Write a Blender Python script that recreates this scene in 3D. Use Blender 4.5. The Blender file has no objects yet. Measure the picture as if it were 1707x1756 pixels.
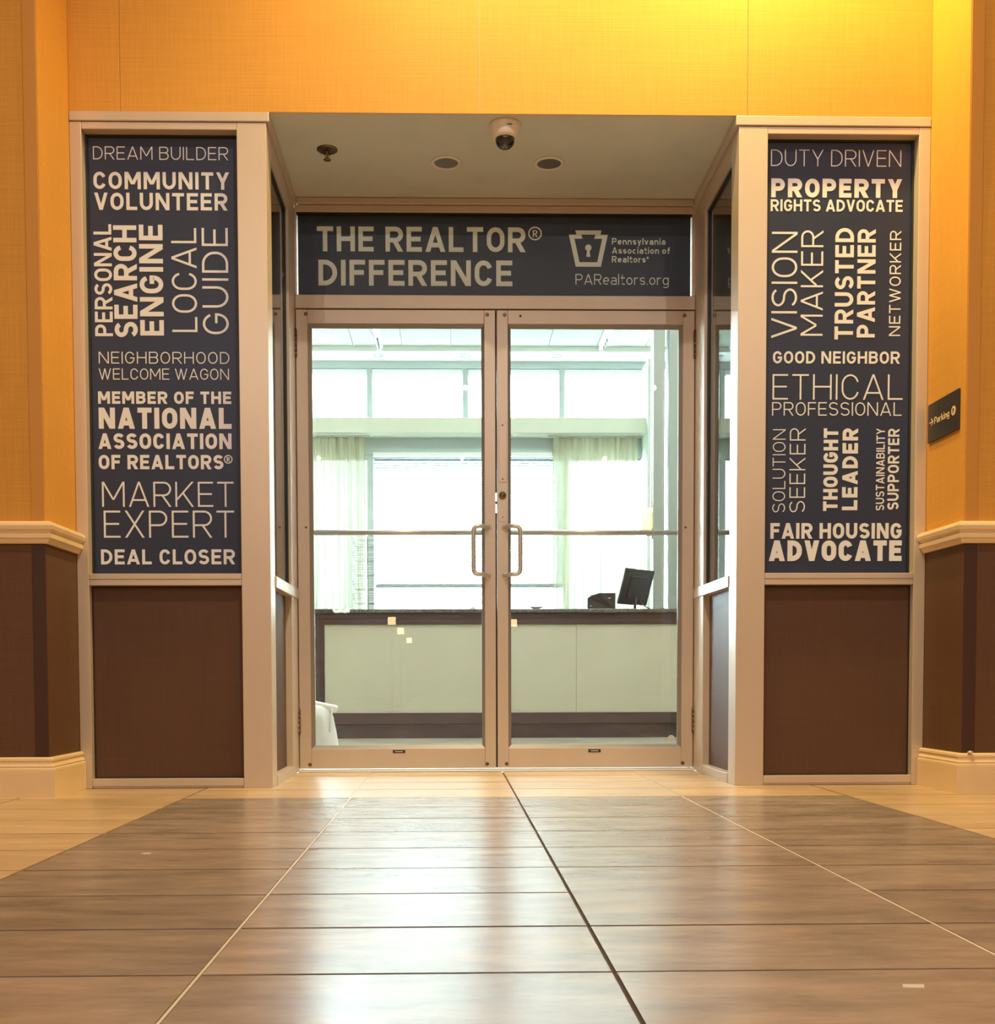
import bpy, bmesh, math, random
from mathutils import Vector, Matrix
random.seed(7)
S = bpy.context.scene
C = S.collection
PI = math.pi

# ------------------------------------------------------------------ camera
YAW, PITCH, ROLL, F = 0.02153, -0.04196, -0.0031, 1950.974
fwd = Vector((math.sin(YAW)*math.cos(PITCH), math.cos(YAW)*math.cos(PITCH), math.sin(PITCH)))
rt = Vector((math.cos(YAW), -math.sin(YAW), 0))
up = rt.cross(fwd)
r2 = rt*math.cos(ROLL) + up*math.sin(ROLL)
u2 = -rt*math.sin(ROLL) + up*math.cos(ROLL)
cam = bpy.data.cameras.new('camera')
co = bpy.data.objects.new('camera', cam); C.objects.link(co)
M = Matrix((r2, u2, -fwd)).transposed().to_4x4()
M.translation = Vector((-0.211, -5.279, 0.424))
co.matrix_world = M
cam.sensor_fit = 'HORIZONTAL'; cam.sensor_width = 36
cam.lens = F*36/1707
W_, H_ = 1707, 1756
cam.shift_x = -(816.541-W_/2)/W_
cam.shift_y = (1247.64-H_/2)/W_
cam.clip_start = 0.05; cam.clip_end = 300
S.camera = co

# ------------------------------------------------------------------ world, exposure
w = bpy.data.worlds.new('sky'); S.world = w; w.use_nodes = True
bg = w.node_tree.nodes['Background']
bg.inputs[0].default_value = (0.74, 0.92, 1.0, 1); bg.inputs[1].default_value = 40.0
S.view_settings.view_transform = 'Standard'; S.view_settings.look = 'None'
S.view_settings.exposure = 0.12; S.view_settings.gamma = 1.0
S.view_settings.use_curve_mapping = False

# ------------------------------------------------------------------ lights of the hall (ceiling panels and wall washers)
WARM = (1.0, 0.84, 0.66)
def area(name, loc, sx, sy, power, color, rot=(0, 0, 0), spread=PI):
    l = bpy.data.lights.new(name, 'AREA'); l.shape = 'RECTANGLE'; l.size = sx; l.size_y = sy
    l.energy = power; l.color = color; l.spread = spread
    o = bpy.data.objects.new(name, l); C.objects.link(o); o.location = loc; o.rotation_euler = rot
    return o
def spot(name, loc, power, color, target, angle=100, blend=1.0, radius=.06):
    l = bpy.data.lights.new(name, 'SPOT'); l.energy = power; l.color = color
    l.spot_size = math.radians(angle); l.spot_blend = blend; l.shadow_soft_size = radius
    o = bpy.data.objects.new(name, l); C.objects.link(o); o.location = loc
    d = Vector(target)-Vector(loc); o.rotation_euler = d.to_track_quat('-Z', 'Y').to_euler()
    return o
for x_ in (-2.6, 0.0, 2.6):
    for y_ in (-3.0, -6.6, -10.5, -15.5):
        if y_ > -4 and x_: continue
        spot('hall_downlight', (x_, y_, 4.44), 260 if y_ > -4 else (120 if y_ > -8 else 95), WARM if y_ > -8 else (1, .93, .84), (x_, y_, 0), 165 if y_ > -8 else 178, 1.0 if y_ > -8 else .1, .03)
spot('wall_washer', (1.05, -1.17, 3.95), 260, (1, .72, .20), (1.05, -1.0, 2.4), 150)
spot('wall_washer', (-0.15, -1.30, 4.1), 170, (1, .74, .26), (-0.1, -1.0, 2.2), 140)
# unseen area fills added to brighten the desk and room behind the doors
area('lobby_fill', (0, 1.9, 4.2), 5.0, 2.0, 200, (1, .96, .86))
area('lobby_fill', (0, 5.8, 4.2), 6.0, 2.5, 80, (1, .98, .92))

# ------------------------------------------------------------------ materials
def mat(name, color, rough=.5, metal=0., spec=.5, noise=None, bump=0., scale=(1, 1, 1), coat=0., emit=None, estr=0., rand=0.):
    """noise = (scale, amount, detail): a soft variation of the thing's own colour; scale stretches it"""
    m = bpy.data.materials.new(name); m.use_nodes = True
    nt = m.node_tree; b = nt.nodes['Principled BSDF']
    b.inputs['Base Color'].default_value = (*color, 1)
    b.inputs['Roughness'].default_value = rough; b.inputs['Metallic'].default_value = metal
    b.inputs['Specular IOR Level'].default_value = min(spec, 1)
    if 'tile' in name and 'grout' not in name: b.inputs['IOR'].default_value = 1.68
    if coat: b.inputs['Coat Weight'].default_value = coat; b.inputs['Coat Roughness'].default_value = .12
    if emit: b.inputs['Emission Color'].default_value = (*emit, 1); b.inputs['Emission Strength'].default_value = estr
    if noise or bump or rand:
        tc = nt.nodes.new('ShaderNodeTexCoord'); mp = nt.nodes.new('ShaderNodeMapping')
        mp.inputs['Scale'].default_value = scale
        oi = nt.nodes.new('ShaderNodeObjectInfo')
        ad = nt.nodes.new('ShaderNodeVectorMath'); ad.operation = 'ADD'
        mu = nt.nodes.new('ShaderNodeVectorMath'); mu.operation = 'SCALE'; mu.inputs['Scale'].default_value = 37.0 if rand else 0.0
        cb = nt.nodes.new('ShaderNodeCombineXYZ'); 
        for i in range(3): nt.links.new(oi.outputs['Random'], cb.inputs[i])
        nt.links.new(cb.outputs[0], mu.inputs[0])
        nt.links.new(tc.outputs['Object'], ad.inputs[0]); nt.links.new(mu.outputs[0], ad.inputs[1])
        nt.links.new(ad.outputs[0], mp.inputs[0])
        nz = nt.nodes.new('ShaderNodeTexNoise'); s, amt, det = noise or (20, 0, 4)
        nz.inputs['Scale'].default_value = s; nz.inputs['Detail'].default_value = det; nz.inputs['Roughness'].default_value = .62
        nt.links.new(mp.outputs[0], nz.inputs[0])
        mr = nt.nodes.new('ShaderNodeMapRange'); mr.inputs['From Min'].default_value = .3; mr.inputs['From Max'].default_value = .7
        mr.inputs['To Min'].default_value = 1-amt; mr.inputs['To Max'].default_value = 1+amt
        nt.links.new(nz.outputs[0], mr.inputs[0])
        last = mr.outputs[0]
        if rand:
            m2 = nt.nodes.new('ShaderNodeMapRange'); m2.inputs['To Min'].default_value = 1-rand; m2.inputs['To Max'].default_value = 1+rand
            nt.links.new(oi.outputs['Random'], m2.inputs[0])
            mm = nt.nodes.new('ShaderNodeMath'); mm.operation = 'MULTIPLY'
            nt.links.new(last, mm.inputs[0]); nt.links.new(m2.outputs[0], mm.inputs[1]); last = mm.outputs[0]
        vm = nt.nodes.new('ShaderNodeVectorMath'); vm.operation = 'SCALE'; vm.inputs[0].default_value = color
        nt.links.new(last, vm.inputs['Scale']); nt.links.new(vm.outputs[0], b.inputs['Base Color'])
        if bump:
            bp = nt.nodes.new('ShaderNodeBump'); bp.inputs['Strength'].default_value = bump; bp.inputs['Distance'].default_value = .002
            nt.links.new(nz.outputs[0], bp.inputs['Height']); nt.links.new(bp.outputs[0], b.inputs['Normal'])
    return m

def wallpaper(name, color, amt=.10, rough=.6):
    """woven grasscloth: fine horizontal and vertical threads"""
    m = bpy.data.materials.new(name); m.use_nodes = True
    nt = m.node_tree; b = nt.nodes['Principled BSDF']; b.inputs['Roughness'].default_value = rough
    b.inputs['Specular IOR Level'].default_value = .3
    tc = nt.nodes.new('ShaderNodeTexCoord'); outs = []
    for sc, dt in (((3, 3, 260), 5), ((240, 240, 5), 5), ((1.2, 1.2, 1.5), 2)):
        mp = nt.nodes.new('ShaderNodeMapping'); mp.inputs['Scale'].default_value = sc
        nz = nt.nodes.new('ShaderNodeTexNoise'); nz.inputs['Scale'].default_value = 1.0; nz.inputs['Detail'].default_value = dt
        nt.links.new(tc.outputs['Object'], mp.inputs[0]); nt.links.new(mp.outputs[0], nz.inputs[0]); outs.append(nz.outputs[0])
    a = nt.nodes.new('ShaderNodeMath'); a.operation = 'ADD'; nt.links.new(outs[0], a.inputs[0]); nt.links.new(outs[1], a.inputs[1])
    a2 = nt.nodes.new('ShaderNodeMath'); a2.operation = 'ADD'; nt.links.new(a.outputs[0], a2.inputs[0]); nt.links.new(outs[2], a2.inputs[1])
    mr = nt.nodes.new('ShaderNodeMapRange'); mr.inputs['From Min'].default_value = 1.1; mr.inputs['From Max'].default_value = 1.9
    mr.inputs['To Min'].default_value = 1-amt; mr.inputs['To Max'].default_value = 1+amt
    nt.links.new(a2.outputs[0], mr.inputs[0])
    vm = nt.nodes.new('ShaderNodeVectorMath'); vm.operation = 'SCALE'; vm.inputs[0].default_value = color
    nt.links.new(mr.outputs[0], vm.inputs['Scale']); nt.links.new(vm.outputs[0], b.inputs['Base Color'])
    bp = nt.nodes.new('ShaderNodeBump'); bp.inputs['Strength'].default_value = .25; bp.inputs['Distance'].default_value = .001
    nt.links.new(a.outputs[0], bp.inputs['Height']); nt.links.new(bp.outputs[0], b.inputs['Normal'])
    return m

def glass(name, tint=(.975, .99, .985), ior=1.5):
    """a thin pane: reflects by Fresnel, lets the rest straight through"""
    m = bpy.data.materials.new(name); m.use_nodes = True; nt = m.node_tree; nt.nodes.clear()
    o = nt.nodes.new('ShaderNodeOutputMaterial'); mx = nt.nodes.new('ShaderNodeMixShader')
    t = nt.nodes.new('ShaderNodeBsdfTransparent'); t.inputs[0].default_value = (*tint, 1)
    g = nt.nodes.new('ShaderNodeBsdfGlossy'); g.inputs['Roughness'].default_value = .004
    fr = nt.nodes.new('ShaderNodeFresnel'); fr.inputs['IOR'].default_value = ior
    ge = nt.nodes.new('ShaderNodeNewGeometry'); mr = nt.nodes.new('ShaderNodeMapRange')
    mr.inputs['To Min'].default_value = ior; mr.inputs['To Max'].default_value = 1/ior
    nt.links.new(ge.outputs['Backfacing'], mr.inputs[0]); nt.links.new(mr.outputs[0], fr.inputs['IOR'])
    nt.links.new(fr.outputs[0], mx.inputs[0]); nt.links.new(t.outputs[0], mx.inputs[1]); nt.links.new(g.outputs[0], mx.inputs[2])
    nt.links.new(mx.outputs[0], o.inputs[0]); return m

def cloth(name, color, trans, clear=0.):
    m = bpy.data.materials.new(name); m.use_nodes = True; nt = m.node_tree; nt.nodes.clear()
    o = nt.nodes.new('ShaderNodeOutputMaterial'); mx = nt.nodes.new('ShaderNodeMixShader'); mx.inputs[0].default_value = trans
    d = nt.nodes.new('ShaderNodeBsdfDiffuse'); d.inputs[0].default_value = (*color, 1)
    t = nt.nodes.new('ShaderNodeBsdfTranslucent'); t.inputs[0].default_value = (*color, 1)
    nt.links.new(d.outputs[0], mx.inputs[1]); nt.links.new(t.outputs[0], mx.inputs[2])
    if clear:
        m2 = nt.nodes.new('ShaderNodeMixShader'); m2.inputs[0].default_value = clear
        tr = nt.nodes.new('ShaderNodeBsdfTransparent')
        nt.links.new(mx.outputs[0], m2.inputs[1]); nt.links.new(tr.outputs[0], m2.inputs[2]); nt.links.new(m2.outputs[0], o.inputs[0])
    else: nt.links.new(mx.outputs[0], o.inputs[0])
    return m

PAPER = wallpaper('gold_grasscloth', (.64, .315, .055))
DADO = wallpaper('brown_grasscloth', (.12, .060, .032), .14)
ALU = mat('champagne_aluminium', (.63, .535, .45), .33, .25, noise=(3, .04, 3), scale=(1, 1, .4))
ALUD = mat('glazing_bead_metal', (.30, .29, .27), .4, .4)
GASKET = mat('black_gasket', (.012, .014, .016), .5)
BROWNP = wallpaper('brown_infill_panel', (.105, .052, .030), .10, .55)
CREAM = mat('cream_trim_paint', (.86, .66, .40), .32, noise=(8, .03, 3), bump=.05)
SOFFIT = mat('painted_soffit', (.62, .63, .58), .7, noise=(1.6, .09, 5), bump=.1)
CEIL = mat('ceiling_plaster', (.72, .66, .55), .8, noise=(2, .05, 4))
TILE = mat('brown_stone_tile', (.29, .22, .17), .27, noise=(4.0, .32, 8), scale=(1.0, 3.0, 1), bump=.035, rand=.07, spec=.9)
TAN = mat('tan_stone_tile', (.58, .41, .235), .29, noise=(3.0, .22, 6), scale=(1.0, 4.0, 1), bump=.02, rand=.05, spec=.6)
GROUT = mat('tile_grout', (.075, .058, .045), .9)
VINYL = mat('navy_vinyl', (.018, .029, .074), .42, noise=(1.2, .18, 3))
INK = mat('white_vinyl_letters', (.74, .78, .85), .5)
INK2 = mat('pale_grey_vinyl_letters', (.80, .95, .98), .5)
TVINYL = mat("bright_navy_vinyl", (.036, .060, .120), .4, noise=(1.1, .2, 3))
PANE = glass('clear_pane')
SIDEPANE = glass('dark_side_pane', (.80, .84, .84), 1.85)
HINGE = mat('tarnished_hinge', (.16, .11, .075), .4, .8)
CHROME = mat('brushed_pull', (.62, .60, .57), .33, .6)
THRESH = mat('bright_threshold', (.86, .86, .84), .35, .4)
DARK = mat('dark_plastic', (.018, .018, .02), .35)
WHITE = mat('white_plastic', (.80, .74, .66), .4)
BRASS = mat('dull_brass', (.20, .15, .09), .35, .9)

# ------------------------------------------------------------------ helpers
def box(bm, x0, x1, y0, y1, z0, z1, mi=0, bev=0):
    vs = [bm.verts.new(p) for p in ((x0, y0, z0), (x1, y0, z0), (x1, y1, z0), (x0, y1, z0), (x0, y0, z1), (x1, y0, z1), (x1, y1, z1), (x0, y1, z1))]
    fs = [bm.faces.new([vs[i] for i in f]) for f in ((0, 3, 2, 1), (4, 5, 6, 7), (0, 1, 5, 4), (1, 2, 6, 5), (2, 3, 7, 6), (3, 0, 4, 7))]
    for f in fs: f.material_index = mi
    if bev:
        es = list({e for f in fs for e in f.edges})
        bmesh.ops.bevel(bm, geom=es, offset=bev, segments=2, affect='EDGES', profile=.5)
    return fs
def lathe(bm, c, prof, n=32, mi=0, axis='Z'):
    rings = []
    for r, h in prof:
        ring = []
        for k in range(n):
            a = 2*PI*k/n; x, y = r*math.cos(a), r*math.sin(a)
            p = (x, y, h) if axis == 'Z' else ((x, h, y) if axis == 'Y' else (h, x, y))
            ring.append(bm.verts.new((c[0]+p[0], c[1]+p[1], c[2]+p[2])))
        rings.append(ring)
    for a, b in zip(rings, rings[1:]):
        for k in range(n):
            f = bm.faces.new((a[k], a[(k+1) % n], b[(k+1) % n], b[k])); f.material_index = mi; f.smooth = True
    for ring in (rings[0], rings[-1]):
        try: f = bm.faces.new(ring); f.material_index = mi
        except ValueError: pass
def tube(bm, pts, r, n=12, mi=0):
    pts = [Vector(p) for p in pts]; rings = []
    for i, p in enumerate(pts):
        d = (pts[min(i+1, len(pts)-1)]-pts[max(i-1, 0)]).normalized()
        if i == 0: ref = Vector((0, 0, 1)) if abs(d.z) < .9 else Vector((1, 0, 0)); a = d.cross(ref).normalized()
        else: a = (a-d*a.dot(d)).normalized()
        b = d.cross(a)
        rings.append([bm.verts.new(p+r*(a*math.cos(2*PI*k/n)+b*math.sin(2*PI*k/n))) for k in range(n)])
    for A, B in zip(rings, rings[1:]):
        for k in range(n):
            f = bm.faces.new((A[k], A[(k+1) % n], B[(k+1) % n], B[k])); f.smooth = True; f.material_index = mi
    for R_ in (rings[0], rings[-1]):
        f = bm.faces.new(R_); f.material_index = mi
def sweep(bm, path, prof):
    """profile (offset out of the wall, height) along a mitred path of (x, y); the wall's face is on the left of the path"""
    P = [Vector(p) for p in path]; rows = []
    for i, p in enumerate(P):
        ns = []
        if i > 0: d = (P[i]-P[i-1]).normalized(); ns.append(Vector((d.y, -d.x)))
        if i < len(P)-1: d = (P[i+1]-P[i]).normalized(); ns.append(Vector((d.y, -d.x)))
        n = ns[0] if len(ns) == 1 else (ns[0]+ns[1])/(1+ns[0].dot(ns[1]))
        rows.append([bm.verts.new((p.x+n.x*o, p.y+n.y*o, h)) for o, h in prof])
    for A, B in zip(rows, rows[1:]):
        for k in range(len(prof)): bm.faces.new((A[k], A[(k+1) % len(prof)], B[(k+1) % len(prof)], B[k]))
    bm.faces.new(rows[0]); bm.faces.new(rows[-1])
def obj(name, bm, m, parent=None, loc=None):
    bmesh.ops.recalc_face_normals(bm, faces=bm.faces)
    me = bpy.data.meshes.new(name); bm.to_mesh(me); bm.free()
    for x in (m if isinstance(m, (list, tuple)) else [m]): me.materials.append(x)
    o = bpy.data.objects.new(name, me); C.objects.link(o)
    if parent is not None: o.parent = parent
    if loc: o.location = loc
    return o
def tag(o, label=None, cat=None, group=None, kind=None):
    if label: o['label'] = label
    if cat: o['category'] = cat
    if group: o['group'] = group
    if kind: o['kind'] = kind
    return o
def thing(name, label, cat, loc=(0, 0, 0), kind=None, group=None):
    o = bpy.data.objects.new(name, None); C.objects.link(o); o.location = loc; o.empty_display_size = .1
    return tag(o, label, cat, group, kind)
def part(name, parent, m, *boxes, bev=0, label=None):
    """boxes in world metres; the part's mesh is stored relative to its thing's base"""
    bm = bmesh.new()
    L = world(parent)
    for b in boxes:
        box(bm, b[0]-L[0], b[1]-L[0], b[2]-L[1], b[3]-L[1], b[4]-L[2], b[5]-L[2], b[6] if len(b) > 6 else 0, bev)
    o = obj(name, bm, m, parent)
    if label: o['label'] = label
    return o
def world(o):
    v = Vector((0, 0, 0))
    while o is not None: v = v+o.location; o = o.parent
    return v
def solo(name, m, label, cat, *boxes, kind=None, bev=0, group=None):
    bm = bmesh.new()
    for b in boxes: box(bm, *b[:6], b[6] if len(b) > 6 else 0, bev)
    return tag(obj(name, bm, m), label, cat, group, kind)

# ------------------------------------------------------------------ lettering: stroke letters like road-sign capitals
def arc(cx, cy, rx, ry, a0, a1, n=10):
    return [(cx+rx*math.cos(math.radians(a0+(a1-a0)*i/n)), cy+ry*math.sin(math.radians(a0+(a1-a0)*i/n))) for i in range(n+1)]
def ribbon(pts, t, closed=False):
    P = [Vector(p) for p in pts]
    Q = [P[0]]
    for p in P[1:]:
        if (p-Q[-1]).length > 1e-5: Q.append(p)
    if closed and (Q[0]-Q[-1]).length < 1e-5: Q.pop()
    P = Q; n = len(P); Lf = []; Rg = []; h = t/2
    for i in range(n):
        dirs = []
        if closed or i > 0: dirs.append((P[i]-P[i-1]).normalized())
        if closed or i < n-1: dirs.append((P[(i+1) % n]-P[i]).normalized())
        ns = [Vector((-d.y, d.x)) for d in dirs]
        m = ns[0] if len(ns) == 1 else (ns[0]+ns[1])/max(.25, 1+ns[0].dot(ns[1]))
        Lf.append(P[i]+m*h); Rg.append(P[i]-m*h)
    return [[Lf[i], Lf[(i+1) % n], Rg[(i+1) % n], Rg[i]] for i in range(n if closed else n-1)]
def diag(x0, x1, y0, y1, t, k=1.0):
    L = math.hypot(x1-x0, y1-y0); hw = k*t/2*L/abs(y1-y0)
    return [[Vector((x0-hw, y0)), Vector((x0+hw, y0)), Vector((x1+hw, y1)), Vector((x1-hw, y1))]]
NW = dict(A=.70, B=.60, C=.58, D=.61, E=.52, F=.50, G=.61, H=.63, I=0, J=.5, K=.63, L=.50, M=.78, N=.66, O=.62, P=.58, Q=.62, R=.61, S=.57, T=.56, U=.62, V=.64, W=.95, X=.62, Y=.62,
          a=.48, c=.46, e=.50, f=.32, g=.50, i=0, k=.47, l=0, n=.48, o=.50, r=.33, s=.44, t=.33, v=.48, y=.48)
NW['.'] = 0; NW[' '] = .12; NW['\u00ae'] = .9
def glyph(ch, w, t):
    h = t/2; X0, X1, Y0, Y1 = h, w-h, h, 1-h; cx = w/2; rx = (X1-X0)/2; out = []
    R_ = lambda pts, closed=False: out.extend(ribbon(pts, t, closed))
    xh = .70
    def stadium(y0, y1):
        r = min(rx*1.15, (y1-y0)/2)
        return arc(cx, y1-r, rx, r, 0, 180)+arc(cx, y0+r, rx, r, 180, 360)
    if ch == 'A':
        hw = t/2*math.hypot(cx, 1)
        hw = t*.54
        out += diag(hw, cx, 0, 1, t); out += diag(w-hw, cx, 0, 1, t)
        yb = .27; xb = hw+(cx-hw)*yb; R_([(xb, yb), (w-xb, yb)])
    elif ch in 'BPRD':
        if ch == 'D':
            r = min(rx*1.5, .42, (Y1-Y0)/2-.005)
            R_([(X0, Y0), (X0, Y1), (X1-r, Y1)]+arc(X1-r, Y1-r, r, r, 90, 0)+arc(X1-r, Y0+r, r, r, 0, -90), True)
        else:
            ym = .53 if ch == 'B' else .46
            ry = (Y1-ym)/2; rr = min(ry, rx*1.6); xx = X1 if ch != 'B' else X1-.02
            R_([(X0, 0), (X0, 1)])
            R_([(X0, Y1), (xx-rr, Y1)]+arc(xx-rr, ym+ry, rr, ry, 90, -90)+[(X0, ym)])
            if ch == 'B':
                ry = (ym-Y0)/2; R_([(X0, ym), (X1-ry, ym)]+arc(X1-ry, Y0+ry, ry, ry, 90, -90)+[(X0, Y0)])
            if ch == 'R': out += diag(w-t*.55, cx, 0, ym, t)
    elif ch == 'C':
        r = min(rx*1.15, (Y1-Y0)/2); ct = Y1-r
        if ct < .68:
            a0 = math.degrees(math.asin(min(1, (.70-ct)/r)))
            R_(arc(cx, ct, rx, r, a0, 180)+arc(cx, Y0+r, rx, r, 180, 360-a0))
        else: R_([(X1, .68)]+arc(cx, ct, rx, r, 0, 180)+arc(cx, Y0+r, rx, r, 180, 360)+[(X1, .32)])
    elif ch == 'G':
        r = min(rx*1.15, (Y1-Y0)/2); ct = Y1-r; yb = max(.48, Y0+r+.01)
        if ct < .69:
            a0 = math.degrees(math.asin(min(1, (.71-ct)/r))); top = arc(cx, ct, rx, r, a0, 180)
        else: top = [(X1, .70)]+arc(cx, ct, rx, r, 0, 180)
        R_(top+arc(cx, Y0+r, rx, r, 180, 360)+[(X1, yb), (cx+.02, yb)])
    elif ch in 'EF':
        R_([(X0, 0), (X0, 1)]); R_([(0, Y1), (w, Y1)]); R_([(0, .51), (w*.92, .51)])
        if ch == 'E': R_([(0, Y0), (w, Y0)])
    elif ch == 'H': R_([(X0, 0), (X0, 1)]); R_([(X1, 0), (X1, 1)]); R_([(X0, .51), (X1, .51)])
    elif ch == 'I': R_([(t/2, 0), (t/2, 1)])
    elif ch == 'K':
        R_([(X0, 0), (X0, 1)]); out += diag(X0+t*.3, w-t*.6, .28, 1, t); out += diag(w-t*.58, X0+(w-X0)*.38, 0, .56, t)
    elif ch == 'L': R_([(X0, 1), (X0, 0)]); R_([(0, Y0), (w, Y0)])
    elif ch == 'M':
        R_([(X0, 0), (X0, 1)]); R_([(X1, 0), (X1, 1)])
        out += diag(cx, X0+t*.1, .28, 1, t); out += diag(cx, X1-t*.1, .28, 1, t)
    elif ch == 'N': R_([(X0, 0), (X0, 1)]); R_([(X1, 0), (X1, 1)]); out += diag(X1-t*.05, X0+t*.05, 0, 1, t)
    elif ch == 'O': R_(stadium(Y0, Y1), True)
    elif ch == 'S':
        ya = (Y1+.51)/2; ry = (Y1-.51)/2; yb = (.51+Y0)/2; rb = (.51-Y0)/2
        R_(arc(cx, ya, rx*.97, ry, 22, 262, 16)+arc(cx, yb, rx, rb, 82, -158, 16))
    elif ch == 'T': R_([(0, Y1), (w, Y1)]); R_([(cx, 0), (cx, 1)])
    elif ch == 'U': r = rx*1.1; R_([(X0, 1)]+arc(cx, Y0+r, rx, r, 180, 360)+[(X1, 1)])
    elif ch == 'V': out += diag(cx, t*.54, 0, 1, t); out += diag(cx, w-t*.54, 0, 1, t)
    elif ch == 'W':
        a = w*.29
        out += diag(a, t*.54, 0, 1, t); out += diag(a, cx, 0, 1, t); out += diag(w-a, cx, 0, 1, t); out += diag(w-a, w-t*.54, 0, 1, t)
    elif ch == 'X': out += diag(t*.6, w-t*.6, 0, 1, t); out += diag(w-t*.6, t*.6, 0, 1, t)
    elif ch == 'Y': R_([(cx, 0), (cx, .46)]); out += diag(cx, t*.57, .42, 1, t); out += diag(cx, w-t*.57, .42, 1, t)
    elif ch == 'o': R_(arc(cx, xh/2, rx, xh/2-h, 0, 360, 20), True)
    elif ch == 'c': R_(arc(cx, xh/2, rx, xh/2-h, 50, 310, 14))
    elif ch == 'e': R_([(X0, xh/2), (X1, xh/2)]); R_(arc(cx, xh/2, rx, xh/2-h, 0, 310, 16))
    elif ch == 'a':
        R_([(X0+.02, xh*.86)]+arc(cx, xh-h-.14, rx, .14, 120, 0, 8)+[(X1, 0)])
        ry = xh*.27-h*.5; R_([(X1, Y0+2*ry), (X0+ry, Y0+2*ry)]+arc(X0+ry, Y0+ry, ry, ry, 90, 270, 8)+[(X1, Y0)])
    elif ch == 'n': r = rx; R_([(X0, 0), (X0, xh)]); R_([(X0, xh-h-r)]+arc(cx, xh-h-r, rx, r, 180, 0)+[(X1, 0)])
    elif ch == 'r': R_([(X0, 0), (X0, xh)]); R_(arc(X1+.02, xh-h-.2, X1+.02-X0, .2, 180, 90, 6))
    elif ch == 's':
        m_ = xh/2; ya = (xh-h+m_)/2; ry = (xh-h-m_)/2; yb = (m_+Y0)/2; rb = (m_-Y0)/2
        R_(arc(cx, ya, rx, ry, 30, 262, 12)+arc(cx, yb, rx, rb, 82, -150, 12))
    elif ch == 't': R_([(w*.38, .92), (w*.38, .16)]+arc(w*.38+.14, .16+h*.3, .14, .16-h*.7, 180, 270, 5)+[(w, Y0)]); R_([(0, xh-h), (w, xh-h)])
    elif ch == 'f': R_([(w*.42, 0), (w*.42, .84)]+arc(w*.42+.14, .84, .14, 1-h-.84+.0, 180, 90, 5)+[(w, Y1)]); R_([(0, xh-h), (w, xh-h)])
    elif ch == 'l': R_([(t/2, 0), (t/2, 1)])
    elif ch == 'i': R_([(t/2, 0), (t/2, xh)]); R_([(t/2, .84), (t/2, 1)])
    elif ch == 'k': R_([(X0, 0), (X0, 1)]); out += diag(X0+t*.3, w-t*.6, .2, xh, t); out += diag(w-t*.58, X0+(w-X0)*.4, 0, .42, t)
    elif ch == 'v': out += diag(cx, t*.54, 0, xh, t); out += diag(cx, w-t*.54, 0, xh, t)
    elif ch == 'y': out += diag(cx-.09, w-t*.54, -.28, xh, t); out += diag(cx, t*.54, 0, xh, t)
    elif ch == 'g': R_(arc(cx, xh/2, rx, xh/2-h, 0, 360, 18), True); R_([(X1, xh), (X1, -.08)]+arc(cx, -.08, rx, .17, 0, -150, 8))
    elif ch == '.': R_([(t/2, 0), (t/2, t*1.1)])
    elif ch == '\u00ae':
        R_(arc(w/2, .5, w/2-h, .5-h, 0, 360, 28), True)
        for pg in glyph('R', .36, t*1.0): out.append([Vector((p.x*1.0+w/2-.17, p.y*.5+.25)) for p in pg])
    return out
def layout(text, width, height, t):
    """polygons of a line of text filling width x height (metres)"""
    W = width/height; ws = [NW[c]+(t if NW[c] == 0 else t*.35) for c in text]
    sp = .11; fixed = sum(t for c in text if NW[c] == 0)
    nat = sum(ws)+sp*(len(text)-1)
    s = (W-fixed)/max(.01, nat-fixed)
    out = [[]]; x = 0
    sw = min(s, 1.0+(s-1)*.7) if s > 1 else s
    rest = W-sum((t if NW[c] == 0 else q*sw) for c, q in zip(text, ws))
    gap = rest/(len(text)-1) if len(text) > 1 else 0
    if len(text) == 1: sw = W/ws[0]
    for c, q in zip(text, ws):
        cw = t if NW[c] == 0 else q*sw
        if c != ' ':
            for pg in glyph(c, cw, t): out[-1].append([((p.x+x)*height, p.y*height) for p in pg])
        else: out.append([])
        x += cw+gap
    return out
def prisms(bm, polys, place, thick=.0012):
    base = thick
    for q_, pg in enumerate(polys):
        thick = base+(q_ % 37)*.000012      # overlapping strokes never share a plane
        a = [bm.verts.new(place(x, y, 0)) for x, y in pg]; b = [bm.verts.new(place(x, y, thick)) for x, y in pg]
        try:
            bm.faces.new(b); n = len(a)
            for i in range(n): bm.faces.new((a[i], a[(i+1) % n], b[(i+1) % n], b[i]))
        except ValueError: pass
def word(text, rot, t, x0, x1, z0, z1, y, parent, m, label):
    """a printed line on a panel facing -Y, each word a part of its own; rot 1 reads upwards"""
    L = world(parent)
    if rot: lines = layout(text, z1-z0, x1-x0, t); pl = lambda a, b, k: (x1-b-L[0], y-k-L[1], z0+a-L[2])
    else: lines = layout(text, x1-x0, z1-z0, t); pl = lambda a, b, k: (x0+a-L[0], y-k-L[1], z0+b-L[2])
    for wd, polys in zip(text.split(' '), lines):
        bm = bmesh.new(); prisms(bm, polys, pl)
        tag(obj('lettering', bm, m, parent), label % wd)

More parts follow.
